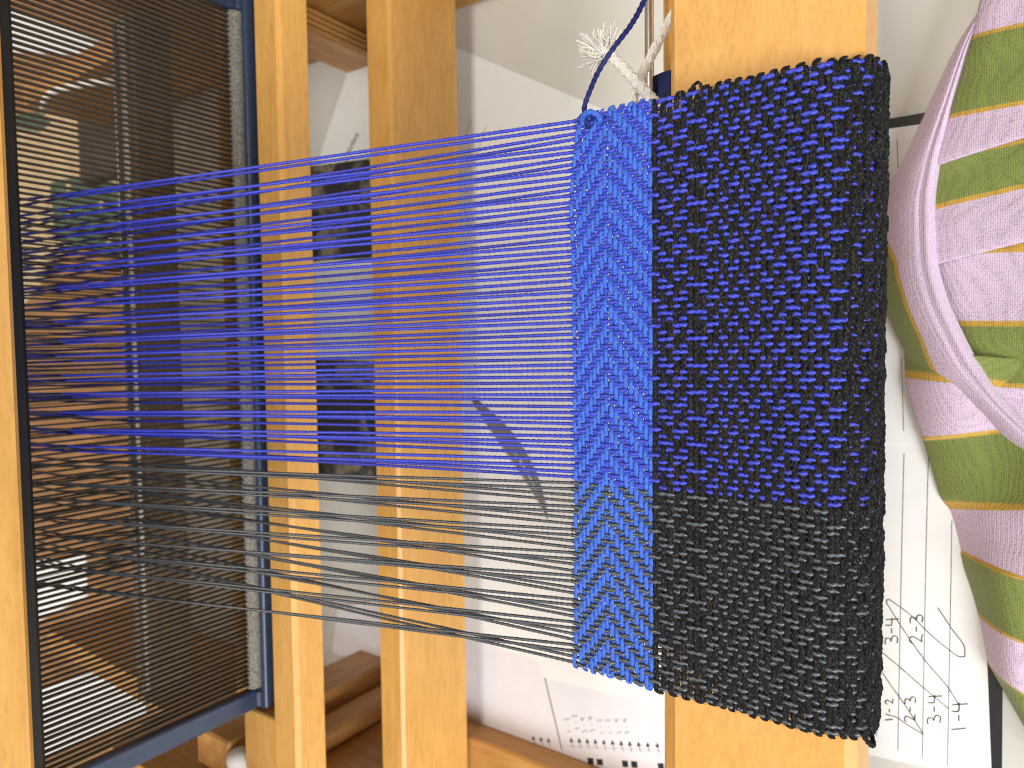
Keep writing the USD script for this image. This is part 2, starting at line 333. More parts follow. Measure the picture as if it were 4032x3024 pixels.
# the edges of the cloth
edge_s = s_of_x(np.array([-150, -128, -100, -65, -46]))
top_y = np.interp(np.linspace(0, 1, 5), np.linspace(0, 1, 5), [78.6, 79.6, 81.6, 83.8, 84.6])
bot_y = np.array([-113.0, -114.6, -117.6, -120.4, -121.8])
def Yend(i, s):
    f = i / (NEND - 1)
    return np.interp(s, edge_s, top_y - 0.6) * (1 - f) + np.interp(s, edge_s, bot_y + 0.6) * f
# fell: the newest picks are not beaten quite straight
fell_y = np.array([95, 79, 72, 65, 58, 47, 36, 20, -40, -80, -105, -114, -120.0])
fell_d = np.array([2.6, 2.4, 1.5, 0.4, -0.6, -1.0, -0.5, 0.0, 0.0, -0.2, -0.5, -1.2, -1.5])
def fell_off(y): return np.interp(-np.asarray(y), -fell_y, fell_d)
endjit = rng.normal(0, 0.10, NEND)
AW, AF = 0.52, 0.44
warp_dent = 78.0 - (np.arange(NEND) // 4 * 3.06 + np.array([0.3, 0.85, 1.5, 2.45])[np.arange(NEND) % 4]) * PITCH + rng.normal(0, 0.5, NEND)
for i in range(NEND):
    col = 'blue' if i < 60 else 'black'
    amp = (1.35, 1.05, 1.35, 0.6)[i % 4]
    a = [AW * ((amp if (i % 4) in UP[p][1] else -1.0) if UP[p][2] == 'black' else (1.05 if (i % 4) in UP[p][1] else -0.9)) * rng.uniform(0.85, 1.12) * (0.55 if PS[p] > s_of_x(-42.6) and (i % 4) in UP[p][1] else 1) for p in range(NP)]
    hs = np.r_[PS[0] - 1.6, PS, S_END]; ha = np.r_[0, a, 0]
    hf = PchipInterpolator(hs, ha)
    s0 = PS[0] - 1.6
    ss = np.arange(s0, S_END, 0.36)
    yf = Yend(i, ss) + endjit[i] * 0.8 + 0.18 * (meshkit.noise(np.c_[ss * 0.45, np.full(len(ss), i * 7.7), np.zeros(len(ss))]) - 0.5) * 2
    h = hf(ss)
    xx, zz = P(ss, h)
    xx = xx + fell_off(yf) * np.clip(1 - (ss - s0) / 11, 0, 1)
    fab = np.c_[xx, yf, zz]
    # open warp from the last pick to the reed and beyond
    upper = (i % 4) in (0, 1)
    x1 = fab[0, 0]; z1 = fab[0, 2]
    zr = Z((157.5, 162.5, 183.0, 189.5)[i % 4] + (4.0 if i >= 60 and not upper else 0)) + rng.normal(0, 1.3)
    yr = warp_dent[i] + (1.5 + 9.0 * (i - 59) / 33 + rng.normal(0, 1.0) if i >= 60 and not upper else 0)
    xa = np.r_[np.arange(-660, -425, 5.0), np.arange(-425, x1 - 0.6, 1.0)]
    u = (xa - x1) / (-377 - x1)
    zo = z1 + (zr - z1) * u
    ze = Z(170); back = np.clip((xa + 425) / (-660 + 425), 0, 1)
    zo = np.where(xa < -425, (z1 + (zr - z1) * ((-425 - x1) / (-377 - x1))) * (1 - back) + ze * back, zo)
    ub = np.clip(u, 0, 1); yb = 77.5 - (i + 0.5) * 2.19
    yo = np.where(xa < -377, yr + (yb - yr) * np.clip((-377 - xa) / 60, 0, 1), fab[0, 1] + (yr - fab[0, 1]) * ub)
    sag = rng.normal(0, 0.35); wob = 0.10 * np.sin(xa * rng.uniform(0.05, 0.15) + rng.uniform(0, 6))
    zo = zo - sag * np.sin(np.pi * ub) + wob * np.sin(np.pi * ub); yo = yo + 0.5 * sag * np.sin(np.pi * ub)
    path = np.vstack([np.c_[xa, yo, zo], fab])
    rad = np.r_[np.full(len(xa), 0.62 if col == 'blue' else 0.56), np.full(len(fab), 0.74)]
    rad = rad * (0.94 + 0.12 * meshkit.noise(np.c_[path[:, 0] * 0.25, np.full(len(path), i * 3.1), np.zeros(len(path))]))
    obj('warp_end', tube(path, rad, (0, 1, 0), 7, pitch=4.6, lobe=0.2, phase=rng.uniform(0, 6)), blue_warp if col == 'blue' else black_warp, cloth, smooth=True)
# picks: over and under the ends, turning round the selvedge into the next pick
iy = np.arange(NEND)
for p in range(NP):
    s_here, up, colr = UP[p]
    last = p == 0
    ye = Yend(iy, s_here)
    af = AF * (1.0 if colr == 'black' else 1.05)
    he = np.where(np.isin(iy % 4, list(up)), -af, af)
    yk = np.r_[ye[0] + 1.5, ye, ye[-1] - 1.5]; hk = np.r_[0, he, 0]
    hf = PchipInterpolator(-yk, hk)
    over = 0.7 + 0.5 * rng.random()
    yy = np.arange(ye[0] + over, ye[-1] - over, -0.40)
    hh = hf(np.clip(-yy, -yk[0], -yk[-1]))
    jit = (0.34 if colr == 'black' else 0.22) * (meshkit.noise(np.c_[yy * 0.22, np.full(len(yy), p * 5.3), np.zeros(len(yy))]) - 0.5) * 2
    if last: jit = jit - 0.25
    sy = s_here + jit
    # the turn at the end of this pick leads towards its neighbour
    if p + 1 < NP and UP[p + 1][2] == colr:
        nx = UP[p + 1][0]
        th = np.linspace(0, np.pi / 2 * 1.5, 8)[1:]
        rr_ = (nx - s_here) / 2
        if p % 2 == 0:
            sy = np.r_[sy, s_here + jit[-1] + rr_ * (1 - np.cos(th))]; yy = np.r_[yy, yy[-1] - (0.45 + 0.35 * rng.random()) * np.sin(th)]; hh = np.r_[hh, hh[-1] * np.cos(th / 2)]
        else:
            sy = np.r_[(s_here + jit[0] + rr_ * (1 - np.cos(th)))[::-1], sy]; yy = np.r_[(yy[0] + (0.45 + 0.35 * rng.random()) * np.sin(th))[::-1], yy]; hh = np.r_[(hh[0] * np.cos(th / 2))[::-1], hh]
    edge = np.clip((s_here - s_of_x(-42.8)) / 2.5, 0, 1)
    if edge > 0: hh = hh + edge * (0.3 + 1.1 * (meshkit.noise(np.c_[yy * 0.10, np.full(len(yy), p * 2.3), np.ones(len(yy))]) - 0.4))
    xx, zz = P(sy, hh)
    k = np.clip(1 - (sy - PS[0]) / 11, 0, 1) if not last else np.ones(len(sy))
    if p == 1: k = 0.35 * k
    xx = xx + fell_off(yy) * k
    path = np.c_[xx, yy, zz]
    wr = 0.80 * (1.12 if s_here > s_of_x(-42.8) else 1.0) if colr == 'black' else (0.60 if p < 9 else 0.70)
    if p == 0: wr = 0.62
    wr = wr * (1 - 0.34 * np.clip(1 - np.minimum(yy.max() - yy, yy - yy.min()) / 2.2, 0, 1))
    rad = wr * (0.88 + 0.24 * meshkit.noise(np.c_[yy * 0.5, np.full(len(yy), p * 9.1), np.zeros(len(yy))]))
    obj('weft_pick', tube(path, rad, (0, 0, 1), 8, pitch=3.6, lobe=0.07 if colr == 'black' else 0.13, flat=1.30, phase=rng.uniform(0, 6)), blue_weft if colr == 'blue' else black_weft, cloth, smooth=True)

def P3(px, py, drop): return at_z(px, py, Z(drop))
# loose ends of weft
c0 = [P3(2318, 500, 219.5), P3(2306, 470, 217.5), P3(2300, 440, 217), P3(2318, 370, 217.5), P3(2355, 285, 221), P3(2415, 190, 222), P3(2480, 105, 218), P3(2528, 20, 212), P3(2570, -70, 206)]
obj('weft_tail', tube(resample(c0, 0.7), 0.85, (0, 0, 1), 8, pitch=5, lobe=0.15), navy_yarn, cloth, smooth=True, label='dark blue loose end of weft yarn rising from the corner')
c1 = [P3(2296, 490, 218), P3(2300, 452, 215.5), P3(2322, 440, 214.8), P3(2350, 452, 216), P3(2362, 480, 218.5)]
obj('weft_knot', tube(resample(c1, 0.5), 0.9, (0, 0, 1), 8, pitch=4, lobe=0.15), blue_weft, cloth, smooth=True)
c2 = [P3(2722, 400, 227.5), P3(2718, 365, 226), P3(2730, 338, 224.5), P3(2752, 325, 224), P3(2762, 345, 224.5), P3(2762, 380, 226), P3(2752, 402, 227.5)]
obj('weft_loop', tube(resample(c2, 0.5), 0.55, (0, 0, 1), 8, pitch=4, lobe=0.15), black_weft, cloth, smooth=True, label='small black loop of yarn standing out of the edge')
c3 = [P3(3390, 2880, 238), P3(3405, 2905, 239), P3(3432, 2935, 242), P3(3438, 2920, 246), P3(3425, 2880, 248)]
obj('weft_loop', tube(resample(c3, 0.5), 0.8, (0, 0, 1), 8, pitch=4, lobe=0.15), black_weft, cloth, smooth=True)

# fibres standing off the yarns
def fuzz(name, roots, dirs, length, width, material):
    n = len(roots); L = length * rng.uniform(0.4, 1.3, n)[:, None]
    d = dirs / np.linalg.norm(dirs, axis=1, keepdims=True)
    side = rng.normal(size=(n, 3)); 
    p0 = roots; p1 = roots + d * L * 0.45 + side * L * 0.12; p2 = roots + d * L * 0.8 + side * L * 0.35
    pts = np.stack([p0, p1, p2], 1).reshape(-1, 3) 
    o = np.array(cloth.GetCustomDataByKey('_o'))
    c = UsdGeom.BasisCurves.Define(stage, numbered(str(cloth.GetPath()), name))
    c.CreateTypeAttr('linear'); c.CreateCurveVertexCountsAttr(Vt.IntArray.FromNumpy(np.full(n, 3, np.int32)))
    c.CreatePointsAttr(Vt.Vec3fArray.FromNumpy(((pts - o) * MM).astype(np.float32)))
    w = np.tile(np.array([1, 0.8, 0.3]) * width * MM, n).astype(np.float32)
    c.CreateWidthsAttr(Vt.FloatArray.FromNumpy(w)); c.SetWidthsInterpolation('vertex')
    UsdShade.MaterialBindingAPI.Apply(c.GetPrim()).Bind(material)
    c.GetPrim().SetCustomDataByKey('kind', 'stuff')
def surf_roots(n, s0, s1, y0=None):
    s_ = rng.uniform(s0, s1, n); f = rng.uniform(0, NEND - 1, n)
    y = Yend(f, s_); x, z = P(s_, rng.uniform(0.5, 1.2, n))
    nx, nz = np.interp(s_, ps, pnor[:, 0]), np.interp(s_, ps, pnor[:, 1])
    return np.c_[x, y, z], np.c_[nx, np.zeros(n), nz] * 0.6 + rng.normal(size=(n, 3)) * 0.8
sb = PS[18] - 1
r_, d_ = surf_roots(6000, sb, S_END - 8); fuzz('fibre_fuzz', r_, d_, 1.1, 0.06, black_weft)
r_, d_ = surf_roots(12000, sb, S_END - 16); d_[:, 1] *= 2.6; fuzz('fibre_fuzz', r_, d_, 1.0, 0.075, grey_fibre)
r_, d_ = surf_roots(3500, s_of_x(-44.0), s_of_x(-44.0) + 22); fuzz('fibre_fuzz', r_, d_, 1.1, 0.06, black_weft)
r_, d_ = surf_roots(1500, PS[0], sb); fuzz('fibre_fuzz', r_, d_, 1.1, 0.04, blue_weft)
for sgn, fi in ((1, 0), (-1, NEND - 1)):
    s_ = rng.uniform(sb, S_END - 10, 900); x, z = P(s_, rng.normal(0, 0.5, 900)); y = Yend(np.full(900, fi), s_) + sgn * 0.8
    fuzz('fibre_fuzz', np.c_[x, y, z], np.c_[rng.normal(0, .5, 900), np.full(900, sgn * 1.0), rng.normal(0.2, .5, 900)], 1.0, 0.05, black_weft)

# ------------------------------------------------------------------ rolled cloth and cords at the cloth beam
roll = obj('cloth_roll', tube(np.c_[np.full(60, -116.0), np.linspace(-128, 113, 60), np.full(60, Z(296.0))], 15.0 + 0.5 * rng.random(60), (0, 0, 1), 28), navy_yarn, smooth=40, cat='fabric', label='dark navy cloth wound in a roll around the beam under the weaving')
def rope(path, r, parent):
    p = resample(path, 0.8)
    n = len(p); s_ = np.r_[0, np.cumsum(np.linalg.norm(np.diff(p, axis=0), axis=1))]
    t = np.gradient(p, axis=0); t /= np.linalg.norm(t, axis=1, keepdims=True)
    a = np.cross(t, [0, 0, 1.0]); a /= np.linalg.norm(a, axis=1, keepdims=True); b_ = np.cross(t, a)
    obj('core', tube(p, r * 0.93, (0, 0, 1), 12), cotton, parent, smooth=True)
    for q in range(8):             # braided cover: four strands each way
        dirn = 1 if q % 2 else -1
        ph = 2 * np.pi * (q // 2) / 4 + (np.pi / 4 if q % 2 else 0) + dirn * 2 * np.pi * s_ / 15.0
        rr_ = r * (0.78 + 0.10 * np.cos(4 * 2 * np.pi * s_ / 15.0 + q * np.pi / 2 * 1.0 + (np.pi if q % 2 else 0)))
        pp = p + (np.cos(ph) * rr_)[:, None] * a + (np.sin(ph) * rr_)[:, None] * b_
        obj('strand', tube(pp, r * 0.27, (0, 0.3, 1), 6, flat=0.9), cotton, parent, smooth=True)
cord = thing('cord', 'white braided cotton cord with a frayed tufted end by the cloth edge', 'cord', loc=tuple(P3(2400, 260, 262)))
rope([P3(2372, 205, 262), P3(2420, 232, 258), P3(2480, 295, 256), P3(2540, 360, 256), P3(2600, 430, 258), P3(2650, 500, 262)], 2.15, cord)
tip = P3(2372, 205, 262)
base_d = P3(2330, 160, 262) - tip; base_d /= np.linalg.norm(base_d)
tuft = []
for k in range(150):
    ang = (rng.normal(-0.25, 0.42) if k % 4 else rng.normal(0.85, 0.16)); ln = rng.uniform(5.0, 9.5)
    ca, sa = math.cos(ang), math.sin(ang)
    d = np.array([base_d[0] * ca - base_d[1] * sa, base_d[0] * sa + base_d[1] * ca, rng.normal(0.05, 0.22)])
    st = tip + rng.normal(0, 0.8, 3) - base_d * 3.0
    bend = rng.normal(0, 1.8, 3)
    tuft.append(resample([st, st + d * ln * 0.4 + bend * 0.15, st + d * ln * 0.75 + bend * 0.6, st + d * ln + bend * 1.5], 1.2))
for q in tuft:
    obj('frayed_thread', tube(q, 0.40 * np.linspace(1.1, 0.75, len(q)), (0, 0.2, 1), 5), cotton, cord, smooth=True)
cord2 = thing('cord', 'white cotton cord running from under the breast beam to behind the frayed one', 'cord', loc=tuple(P3(2560, 200, 268)))
rope([P3(2690, 10, 272), P3(2640, 75, 270), P3(2590, 170, 267), P3(2545, 260, 266), P3(2512, 330, 266), P3(2496, 390, 267), P3(2500, 460, 269), P3(2540, 540, 273)], 1.9, cord2)

# ------------------------------------------------------------------ papers on the table
def sheet(name, quad, z, material, label, cat='paper', thick=0.25, r=0.0):
    q = [at_z(x, y, z)[:2] for x, y in quad]
    from shapely.geometry import Polygon
    pg = Polygon(q)
    if r: pg = pg.buffer(-r).buffer(r)
    me = trimesh.creation.extrude_polygon(pg, thick, engine='earcut'); me.apply_translation([0, 0, z - thick])
    t = thing(name, label, cat, loc=(q[0][0], q[0][1], z))
    obj('sheet', me, material, t, smooth=False)
    return t
def strokes(parent, name, pxs, z, w, material=None):
    ms = [ribbon([at_z(x, y, z)[:2] for x, y in st], w, z + 0.12) for st in pxs]
    return obj(name, join(*ms), material or pencil, parent, smooth=False)
DIG = {'1': [[(.3, 1), (.28, 0)]], '2': [[(0, .78), (.15, 1), (.42, 1), (.52, .75), (.3, .4), (0, 0.02), (.2, .06), (.6, 0)]],
       '3': [[(0, .95), (.3, 1), (.5, .85), (.42, .6), (.18, .53), (.5, .45), (.6, .2), (.4, 0), (0, .06)]],
       '4': [[(.08, 1), (.03, .5), (.58, .47)], [(.5, .95), (.44, -.1)]], '-': [[(.08, .48), (.5, .5)]]}
def digits(text, x, y, dx, dy, ux, uy, h):
    """Pixel strokes of handwritten digits: start x,y; dx,dy the advance per character; ux,uy the direction up the letters."""
    n = math.hypot(dx, dy); ex, ey = dx / n, dy / n
    out = []
    for k, ch in enumerate(text):
        for st in DIG[ch]:
            out.append([(x + dx * k + ex * a * h + ux * b_ * h, y + dy * k + ey * a * h + uy * b_ * h) for a, b_ in st])
    return out
# upper sheet, its corner showing left of the frayed cord
pa = sheet('note_sheet', [(1449, 41), (2640, 541), (2560, 1250), (1130, 1000)], 0.9, paper_white, 'white sheet lying slantwise under the open blue warp, headed Notes')
tm = meshkit.text_mesh('y Notes', 5.2, 0.1)
A0 = at_z(1362, 640, 0.9)[:2]; A1 = at_z(1428, 500, 0.9)[:2]
ang = math.atan2(*(A1 - A0)[::-1])
tm.apply_transform(trimesh.transformations.rotation_matrix(ang, [0, 0, 1])); tm.apply_translation([A0[0], A0[1], 0.92])
obj('lettering', tm, ink, pa, smooth=False)
strokes(pa, 'pen_line', [[(1858, 475), (1838, 520), (1825, 560)], [(1918, 488), (1900, 540), (1870, 640)]], 0.9, 0.35)
pc = sheet('white_sheet', [(1560, 940), (2640, 1040), (2640, 2790), (2140, 2668), (2112, 2600), (1620, 2440)], 0.6, paper_white, 'blank white sheet under the open black warp, lit brightly beside the cloth', r=3)
pd_ = sheet('draft_sheet', [(1560, 2300), (2700, 2560), (2700, 3200), (1600, 3040)], 0.3, paper_pink, 'weaving draft sheet with printed arrows, black squares and pencilled number pairs')
c4 = lambda x, y: (1900 + .4521 * x, 2300 + .4521 * y)
strokes(pd_, 'ruled_line', [[c4(540, 800), c4(692, 1442)]], 0.3, 0.75, ink)
strokes(pd_, 'ruled_line', [[c4(700, 1405), c4(1580, 1452)]], 0.3, 0.12)
ax = [780, 850, 920, 990, 1065, 1140, 1215, 1290, 1368, 1447, 1530]
for k, x in enumerate(ax):
    yo = 1425 + 4.6 * k
    tip_, tail = c4(x - 10, yo - 88), c4(x + 10, yo)
    hd = prism_z([at_z(*c4(x - 12, yo - 92), 0.3)[:2], at_z(*c4(x - 22, yo - 48), 0.3)[:2], at_z(*c4(x + 12, yo - 54), 0.3)[:2]], 0.32, 0.42)
    obj('arrow', join(ribbon([at_z(*c4(x - 6, yo - 60), .3)[:2], at_z(*tail, .3)[:2]], 0.42, 0.42), hd), ink, pd_, smooth=False)
for x, y in ((443, 1335), (510, 1345), (575, 1355)):
    hd = prism_z([at_z(*c4(x - 4, y - 18), .3)[:2], at_z(*c4(x - 14, y + 22), .3)[:2], at_z(*c4(x + 16, y + 18), .3)[:2]], 0.32, 0.42)
    obj('arrow', join(ribbon([at_z(*c4(x + 2, y + 10), .3)[:2], at_z(*c4(x + 16, y + 60), .3)[:2]], 0.42, 0.42), hd), ink, pd_, smooth=False)
for x0, x1, y0, y1 in ((912, 970, 1512, 1570), (992, 1050, 1522, 1578), (1213, 1270, 1535, 1596), (1292, 1352, 1541, 1602), (1525, 1583, 1558, 1618)):
    obj('black_square', prism_z([at_z(*c4(a, b_), .3)[:2] for a, b_ in ((x0, y0), (x1 - 6, y0 + 3), (x1, y1), (x0 + 8, y1 - 3))], 0.32, 0.42), ink, pd_, smooth=False)
for (x, y), txt in zip([(778, 1290), (845, 1262), (912, 1290), (982, 1282), (1062, 1300), (1135, 1300), (1212, 1300), (1282, 1300)], ['1-2', '1-2', '3-4', '3-4', '1-2', '1-2', '3-4', '3-4']):
    a_, bb = c4(x, y)
    strokes(pd_, 'number_pair', digits(txt, a_, bb, -5, -24, -1, 0.2, 17), 0.3, 0.32)
# right: black folder under two ruled sheets with handwriting
pf_ = sheet('black_folder', [(3300, 505), (3700, 432), (3965, 700), (3945, 3085), (3300, 2900)], 2.0, black_card, 'black cover whose edge shows around the ruled handwritten sheets', 'folder', thick=1.9, r=1.5)
pe = sheet('ruled_sheet', [(3300, 535), (3760, 470), (3800, 1000), (3790, 1752), (3250, 1740)], 2.5, paper_white, 'ruled sheet half hidden between the cloth and the pink and green towel', r=0.5)
pg_ = sheet('ruled_sheet', [(3250, 1660), (3850, 1680), (3906, 3080), (3420, 2972), (3300, 2940)], 2.2, paper_white, 'ruled sheet with number pairs crossed out by a long looping pen line')
strokes(pe, 'ruled_line', [[(3532, 550), (3536, 662)], [(3550, 1410), (3558, 1697)], [(3452, 1450), (3468, 1697)]], 2.5, 0.28)
strokes(pg_, 'ruled_line', [[(3469, 1780), (3462, 2300), (3452, 2900)], [(3560, 1785), (3550, 2200), (3536, 2955)], [(3656, 1790), (3646, 2200), (3632, 2982)], [(3748, 2050), (3746, 2200), (3731, 3015)]], 2.2, 0.28)
c5 = lambda x, y: (3032 + .4967 * x, 2200 + .4967 * y)
def d5(txt, base, y0, y1, h):
    a_, bb = c5(base, y0); adv = (y1 - y0) * .4967 / (len(txt) - 0.4)
    return digits(txt, a_, bb, 0.5, adv, -1, 0.12, h * .4967)
for txt, base, y0, y1, h in (('1-2', 975, 1290, 1105, 62), ('2-3', 1152, 1285, 1100, 85), ('3-4', 1352, 1300, 1085, 105), ('1-4', 1552, 1375, 1150, 115), ('3-4', 1012, 668, 478, 100), ('2-3', 1208, 660, 455, 100)):
    strokes(pg_, 'number_pair', d5(txt, base, y0, y1, h), 2.2, 0.56)
strokes(pg_, 'crossing_out', [[c5(*q) for q in st] for st in (
    [(850, 845), (960, 1005), (1070, 1160), (1216, 1392)], [(1216, 1392), (1080, 1310), (985, 1250), (915, 1232)],
    [(855, 715), (1030, 860), (1220, 1025), (1420, 1190)],
    [(1495, 1155), (1410, 1020), (1225, 800), (1030, 520), (950, 390), (922, 340), (938, 322), (1000, 360), (1130, 460), (1230, 560), (1420, 722), (1500, 775), (1545, 772), (1545, 725), (1430, 540), (1330, 388)])], 2.2, 0.48)
# small white card standing between the two rear beams
sheet('white_card', [(1330, 2395), (1640, 2330), (1660, 2680), (1308, 2570)], 3.0, paper_pink, 'thick white card with a rounded corner between the two rear beams', 'card', thick=2.4, r=2.5)
# dark printed pictures lying under the blue warp
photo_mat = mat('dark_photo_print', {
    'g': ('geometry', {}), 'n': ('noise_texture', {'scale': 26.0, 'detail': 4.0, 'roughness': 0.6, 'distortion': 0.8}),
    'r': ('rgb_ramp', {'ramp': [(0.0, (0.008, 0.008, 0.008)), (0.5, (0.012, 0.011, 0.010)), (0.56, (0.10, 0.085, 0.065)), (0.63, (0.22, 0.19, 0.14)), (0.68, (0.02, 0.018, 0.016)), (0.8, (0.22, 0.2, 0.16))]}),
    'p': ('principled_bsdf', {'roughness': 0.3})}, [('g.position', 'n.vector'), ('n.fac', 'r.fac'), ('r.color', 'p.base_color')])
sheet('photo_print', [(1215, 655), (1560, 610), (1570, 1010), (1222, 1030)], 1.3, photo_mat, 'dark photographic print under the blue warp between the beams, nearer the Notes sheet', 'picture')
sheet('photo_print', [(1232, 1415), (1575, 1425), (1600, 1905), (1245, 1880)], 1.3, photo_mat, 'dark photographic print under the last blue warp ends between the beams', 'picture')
# shiny curled sleeve edge under the warp
def curled(pxs, w, z0, rise):
    p = resample([at_z(x, y, z0) for x, y in pxs], 2.0)
    t = np.gradient(p, axis=0); t /= np.linalg.norm(t, axis=1, keepdims=True); nn = np.c_[-t[:, 1], t[:, 0], np.zeros(len(t))]
    taper = np.sin(np.linspace(0.25, np.pi - 0.05, len(p)))[:, None]
    rows = [p + nn * w * (k / 6 - 0.5) * taper + np.array([0, 0, 1]) * (rise * math.sin(math.pi * k / 6) * taper) for k in range(7)]
    v = np.vstack(rows); n = len(p); f = []
    for k in range(6):
        i = np.arange(n - 1) + k * n
        f += [np.c_[i, i + 1, i + n], np.c_[i + 1, i + n + 1, i + n]]
    return trimesh.Trimesh(v, np.vstack(f), process=False)
sleeve = mat('clear_sleeve', {'p': ('principled_bsdf', {'base_color': (0.17, 0.165, 0.15), 'roughness': 0.14, 'coat_weight': 0.8, 'coat_roughness': 0.05})}, [])
obj('plastic_sleeve', curled([(1862, 1570), (1950, 1675), (2040, 1795), (2105, 1910), (2156, 2045)], 15, 1.2, 5.0), sleeve, smooth=True, cat='plastic sleeve', label='shiny grey curled edge of a plastic sleeve seen through the last blue warp ends')

# ------------------------------------------------------------------ behind the loom: what shows between the wires of the reed
obj('bench_board', box(-1480, -545, -880, 880, 0.2, 6, 1.5), wood_bg, cat='board', label='orange brown wooden board lying behind the loom')
sheet('far_sheet', [(100, 2212), (338, 2185), (345, 2345), (120, 2462)], 7.0, paper_white, 'bright white sheet seen through the reed left of the black warp')
sheet('far_sheet', [(140, 2720), (395, 2640), (570, 2700), (575, 2815), (150, 2990)], 7.0, paper_white, 'large bright white sheet seen through the lower end of the reed')
sheet('far_sheet', [(10, 30), (180, 80), (420, 175), (430, 220), (20, 205)], 7.0, paper_white, 'narrow bright white sheet seen through the upper end of the reed')
cream = plain('pale_wood_tray', (0.60, 0.44, 0.24), 0.5, 0.12, 40)
sheet('pale_tray', [(30, 455), (440, 425), (480, 690), (60, 1250)], 7.2, cream, 'pale wooden tray seen through the reed above the blue warp', 'tray', thick=1.0)
green = plain('green_cloth', (0.075, 0.12, 0.075), 0.8, 0.25, 90)
g1 = sheet('green_cloth', [(195, 720), (330, 690), (520, 760), (560, 900), (470, 1010), (220, 960)], 8.0, green, 'green cloth with cream dots seen through the reed beside the first blue ends', 'cloth', thick=0.6, r=4)
for x, y in ((270, 735), (180, 820), (272, 835), (330, 905), (232, 960), (400, 800), (430, 950)):
    q = at_z(x, y, 8.0); obj('cream_dot', trimesh.creation.cylinder(5.5, 0.3, sections=14).apply_translation([q[0], q[1], 8.2]), cream, g1)
g2 = sheet('green_cloth', [(40, 455), (150, 440), (205, 480), (150, 520), (45, 500)], 8.0, green, 'scrap of green cloth on the pale tray behind the upper reed', 'cloth', thick=0.6, r=3)
clampp = [at_y(168, 440, 238), at_y(182, 385, 236), at_y(240, 350, 235), at_y(330, 332, 235), at_y(420, 322, 235), at_y(510, 338, 236)]
obj('wire_handle', tube(resample(clampp, 4), 3.0, (0, 0, 1), 10), cotton, smooth=True, cat='handle', label='curved bright metal handle seen through the upper part of the reed')
dark_tin = plain('dark_box', (0.085, 0.055, 0.035), 0.5, 0.2, 30)
q0 = at_z(470, 430, 6)
obj('dark_tin', box(q0[0] - 60, q0[0] + 95, q0[1] - 75, q0[1] + 60, 6, 24, 3), dark_tin, cat='tin', label='dark brown flat tin under the curved metal handle behind the reed')
# end of a white cord at the left of the loom's foot
kn = trimesh.creation.icosphere(3, 9.0); kn.apply_scale([1.0, 0.8, 0.9]); kn.apply_translation(at_y(945, 2990, -262))
obj('cord_end', kn, cotton, smooth=True, cat='cord', label='white rounded cord end by the loom side below the reed end')

# ------------------------------------------------------------------ striped towel
towel = thing('striped_towel', 'pink, green and yellow striped towel folded beside the front of the loom', 'towel', loc=(0, 0, 2))
stripes = [(0.0, (0.68, 0.53, 0.67)), (0.445, (0.68, 0.53, 0.67)), (0.455, (0.60, 0.36, 0.05)), (0.495, (0.60, 0.36, 0.05)), (0.502, (0.215, 0.265, 0.058)), (0.945, (0.215, 0.265, 0.058)), (0.957, (0.60, 0.36, 0.05)), (0.996, (0.60, 0.36, 0.05)), (1.0, (0.68, 0.53, 0.67))]
towel_mat = mat('towel_stripes', {
    'u': ('uvmap', {'attribute': 'st'}), 's': ('separate_xyz', {}), 'f': ('math', {'math_type': 'fraction'}), 'r': ('rgb_ramp', {'ramp': stripes}),
    'g': ('geometry', {}), 'v': ('voronoi_texture', {'scale': 1150.0, 'randomness': 0.35}), 'n': ('noise_texture', {'scale': 260.0, 'detail': 3.0}),
    'r2': ('rgb_ramp', {'ramp': [(0.0, (1.15, 1.15, 1.15)), (0.45, (0.98, 0.98, 0.98)), (0.8, (0.5, 0.5, 0.5))]}), 'x': ('mix', {'mix_type': 'multiply', 'fac': 0.8}),
    'b': ('bump', {'strength': 0.6, 'distance': 0.0006, 'invert': True}),
    'p': ('principled_bsdf', {'roughness': 0.85, 'sheen_weight': 0.3, 'sheen_roughness': 0.5})},
    [('u.UV', 's.vector'), ('s.y', 'f.value1'), ('f.value', 'r.fac'), ('g.position', 'v.vector'), ('v.distance', 'r2.fac'), ('r.color', 'x.color1'), ('r2.color', 'x.color2'),
     ('x.color', 'p.base_color'), ('v.distance', 'b.height'), ('b.normal', 'p.normal')])
